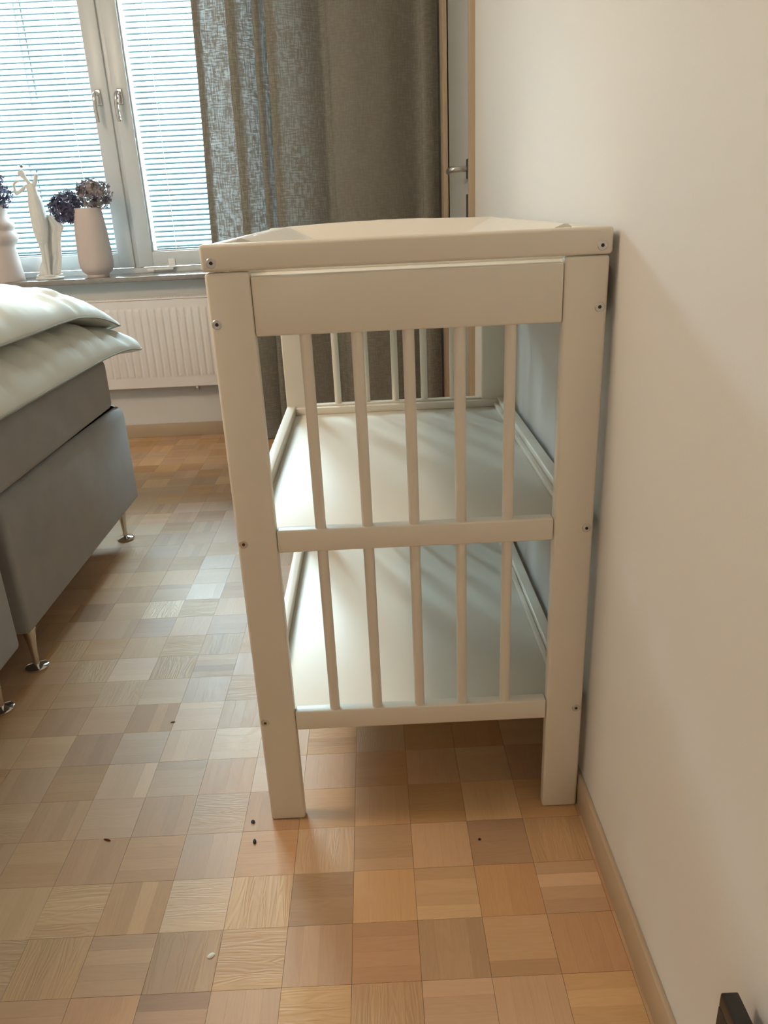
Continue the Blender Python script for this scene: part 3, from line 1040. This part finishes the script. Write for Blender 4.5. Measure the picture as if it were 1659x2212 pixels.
def figurine():
    cy = 2.600
    f = empty('figurine', (-1.235, cy, SZ), 'white plaster figurine of a robed woman with raised arms on a round base', 'figurine')
    # base
    MB().lathe([(.055, 0), (.060, .003), (.060, .008), (.052, .013), (.0, .015)], -1.230, cy, SZ, 32, cap=False).build('base', M['plaster'], f, SM)
    # one continuous body through a skin modifier
    J = {'foot': (-1.240, cy, SZ + .014, .008), 'ankle': (-1.240, cy, SZ + .045, .0075), 'knee': (-1.239, cy, SZ + .105, .011), 'thigh': (-1.236, cy, SZ + .150, .016),
         'skirt': (-1.231, cy, SZ + .172, .030), 'hip': (-1.228, cy, SZ + .240, .040), 'belly': (-1.229, cy, SZ + .300, .035), 'waist': (-1.232, cy, SZ + .352, .0215),
         'chest': (-1.236, cy, SZ + .384, .026), 'neckb': (-1.241, cy, SZ + .402, .0095), 'neck': (-1.250, cy, SZ + .416, .0075),
         'chin': (-1.259, cy, SZ + .428, .0100), 'head': (-1.266, cy, SZ + .442, .0190), 'crown': (-1.271, cy, SZ + .456, .0120),
         'shl': (-1.258, cy - .004, SZ + .388, .0085), 'ell': (-1.303, cy - .012, SZ + .357, .0066), 'wrl': (-1.302, cy - .016, SZ + .400, .0056), 'hal': (-1.288, cy - .016, SZ + .411, .0060), 'fil': (-1.274, cy - .016, SZ + .409, .0034),
         'shr': (-1.222, cy + .004, SZ + .392, .0095), 'elr': (-1.210, cy + .006, SZ + .420, .0085), 'har': (-1.204, cy + .004, SZ + .440, .0080)}
    E_ = [('foot', 'ankle'), ('ankle', 'knee'), ('knee', 'thigh'), ('thigh', 'skirt'), ('skirt', 'hip'), ('hip', 'belly'), ('belly', 'waist'), ('waist', 'chest'), ('chest', 'neckb'), ('neckb', 'neck'), ('neck', 'chin'), ('chin', 'head'), ('head', 'crown'),
          ('chest', 'shl'), ('shl', 'ell'), ('ell', 'wrl'), ('wrl', 'hal'), ('hal', 'fil'), ('chest', 'shr'), ('shr', 'elr'), ('elr', 'har')]
    names = list(J)
    me = bpy.data.meshes.new('body')
    me.from_pydata([J[n][:3] for n in names], [(names.index(a), names.index(b)) for a, b in E_], [])
    body = link('body', me, M['plaster'], f)
    sk = body.modifiers.new('skin', 'SKIN')
    for i, n in enumerate(names):
        r = J[n][3]
        fl = 1.0
        me.skin_vertices[0].data[i].radius = (r, r * fl)
        me.skin_vertices[0].data[i].use_root = (n == 'belly')
    ss = body.modifiers.new('sub', 'SUBSURF'); ss.levels = 2; ss.render_levels = 2
    # hair knot and the dark glazed face
    MB().lathe([(.0, -.006), (.006, -.005), (.008, 0), (.006, .005), (.0, .006)], -1.262, cy + .006, SZ + .470, 14, cap=False).build('hair_knot', M['fig_head'], f, SM)
    # second leg
    MB().tube([(-1.222, cy, SZ + .165), (-1.223, cy, SZ + .10), (-1.227, cy, SZ + .045), (-1.230, cy, SZ + .013)], [.010, .0085, .0055, .006], 12).build('leg', M['plaster'], f, SM)
    # robe: open sheet falling from the hip behind the legs and spreading on the base
    m = MB()
    eL = [(.0, -1.286), (.03, -1.281), (.08, -1.252), (.15, -1.240), (.27, -1.222)]
    eR = [(.0, -1.186), (.03, -1.182), (.08, -1.166), (.14, -1.160), (.175, -1.150), (.205, -1.132), (.228, -1.148), (.246, -1.168), (.27, -1.190)]
    def robe(u, v):
        h = .258 * v
        a, b2 = lerp_table(eL, h), lerp_table(eR, h)
        x = a + (b2 - a) * u
        y = cy + .022 + .006 * math.sin(u * 16 + v * 3) * (1 - .4 * v) + .004 * noise.noise((u * 6, v * 6, 1))
        return Vector((x + .003 * noise.noise((u * 5, v * 9, 7)), y, SZ + .014 + h + .004 * noise.noise((u * 9, 2, 7))))
    m.grid(robe, 40, 30)
    o = m.build('robe', M['plaster'], f, math.radians(80))
    so = o.modifiers.new('thick', 'SOLIDIFY'); so.thickness = .003
    # folds of the hem on the base
    m = MB()
    pts = [(-1.232 + .050 * math.cos(a) * (1 + .12 * math.sin(a * 5)), cy + .044 * math.sin(a) * (1 + .12 * math.sin(a * 5 + 1)), SZ + .015 + .003 * math.sin(a * 4)) for a in [math.pi * 2 * k / 40 for k in range(41)]]
    m.tube(pts, .0055, 8, cap=False)
    m.build('hem', M['plaster'], f, SM)
figurine()

# ---------------------------------------------------------------- black frame by the wall, corner of the picture
def black_frame():
    x0, x1 = .5175, .5345
    y0, y1 = -.94, -.568
    f = empty('black_rack', (.526, -.75, 0), 'low black wooden rack standing close to the white wall', 'rack')
    for y in (y0, y1 - .024):
        bx('post', M['black'], f, x0, x1, y, y + .024, 0, .282, .0015)
    bx('top_rail', M['black'], f, x0, x1, y0, y1, .2822, .300, .002)
    bx('lower_rail', M['black'], f, x0, x1, y0 + .0245, y1 - .0245, .05, .07, .0015)
    bx('back_board', M['blackbrown'], f, x0 + .006, x1 - .006, y0 + .0245, y1 - .0245, .0705, .2818, .0005)
black_frame()

# ---------------------------------------------------------------- bits on the floor
def chip(name, x, y, sx, sy, sz, rot, mat, label, cat, group=None, z=0.0004):
    bm = bmesh.new()
    bmesh.ops.create_icosphere(bm, subdivisions=2, radius=1)
    r = random.Random(int((x + 3) * 1000))
    for v in bm.verts:
        k = 1 + .18 * noise.noise(v.co * 1.7 + Vector((x * 40, y * 40, 0)))
        v.co = Vector((v.co.x * sx * k, v.co.y * sy * k, max(-.35, v.co.z) * sz))
    bmesh.ops.rotate(bm, verts=bm.verts, cent=(0, 0, 0), matrix=Matrix.Rotation(rot, 3, 'Z'))
    zmin = min(v.co.z for v in bm.verts)
    for v in bm.verts:
        v.co += Vector((x, y, z - zmin))
    me = bpy.data.meshes.new(name); bm.to_mesh(me); bm.free(); smooth_all(me, SM)
    tag(link(name, me, mat), label, cat, group)
chip('paint_flake', -.058, -.262, .0058, .0042, .0012, .6, M['flake'], 'small white oval flake lying on the parquet floor', 'flake')
chip('splinter', -.282, -.028, .0072, .0018, .0014, -.35, M['splinter'], 'tiny dark red brown splinter on the parquet away from the table', 'splinter')
chip('splinter', -.244, .297, .0052, .0014, .0012, .1, M['splinter'], 'tiny pale red splinter on the shiny parquet beside the table leg', 'splinter')
chip('crumb', -.0325, -.003, .0036, .0046, .0022, .4, M['crumb'], 'dark grey crumb on the floor right beside the table leg foot', 'crumb')
chip('crumb', -.0235, -.049, .0030, .0060, .0022, .15, M['crumb'], 'longish dark grey crumb on a pale parquet block in front of the table leg', 'crumb')
chip('crumb', .359, -.068, .0026, .0022, .0016, .8, M['crumb'], 'dark crumb on a pale parquet block in front of the shelf end', 'crumb')

# ---------------------------------------------------------------- ceiling lamp of the room
lamp = empty('ceiling_lamp', (-1.60, .10, ZC), 'flush white ceiling lamp above the two bed bases', 'lamp')
MB().lathe([(.17, -.001), (.17, -.02), (.16, -.035), (.0, -.036)][::-1], -1.60, .10, ZC, 40, cap=False).build('lamp_plate', M['latch'], lamp, SM)
ld = bpy.data.lights.new('lamp_bulb', 'POINT')
ld.energy = LAMP_WATT
ld.color = LAMP_COLOR
ld.shadow_soft_size = .14
lo = bpy.data.objects.new('lamp_bulb', ld)
C.objects.link(lo)
lo.parent = lamp
lo.location = (0, 0, -.19)
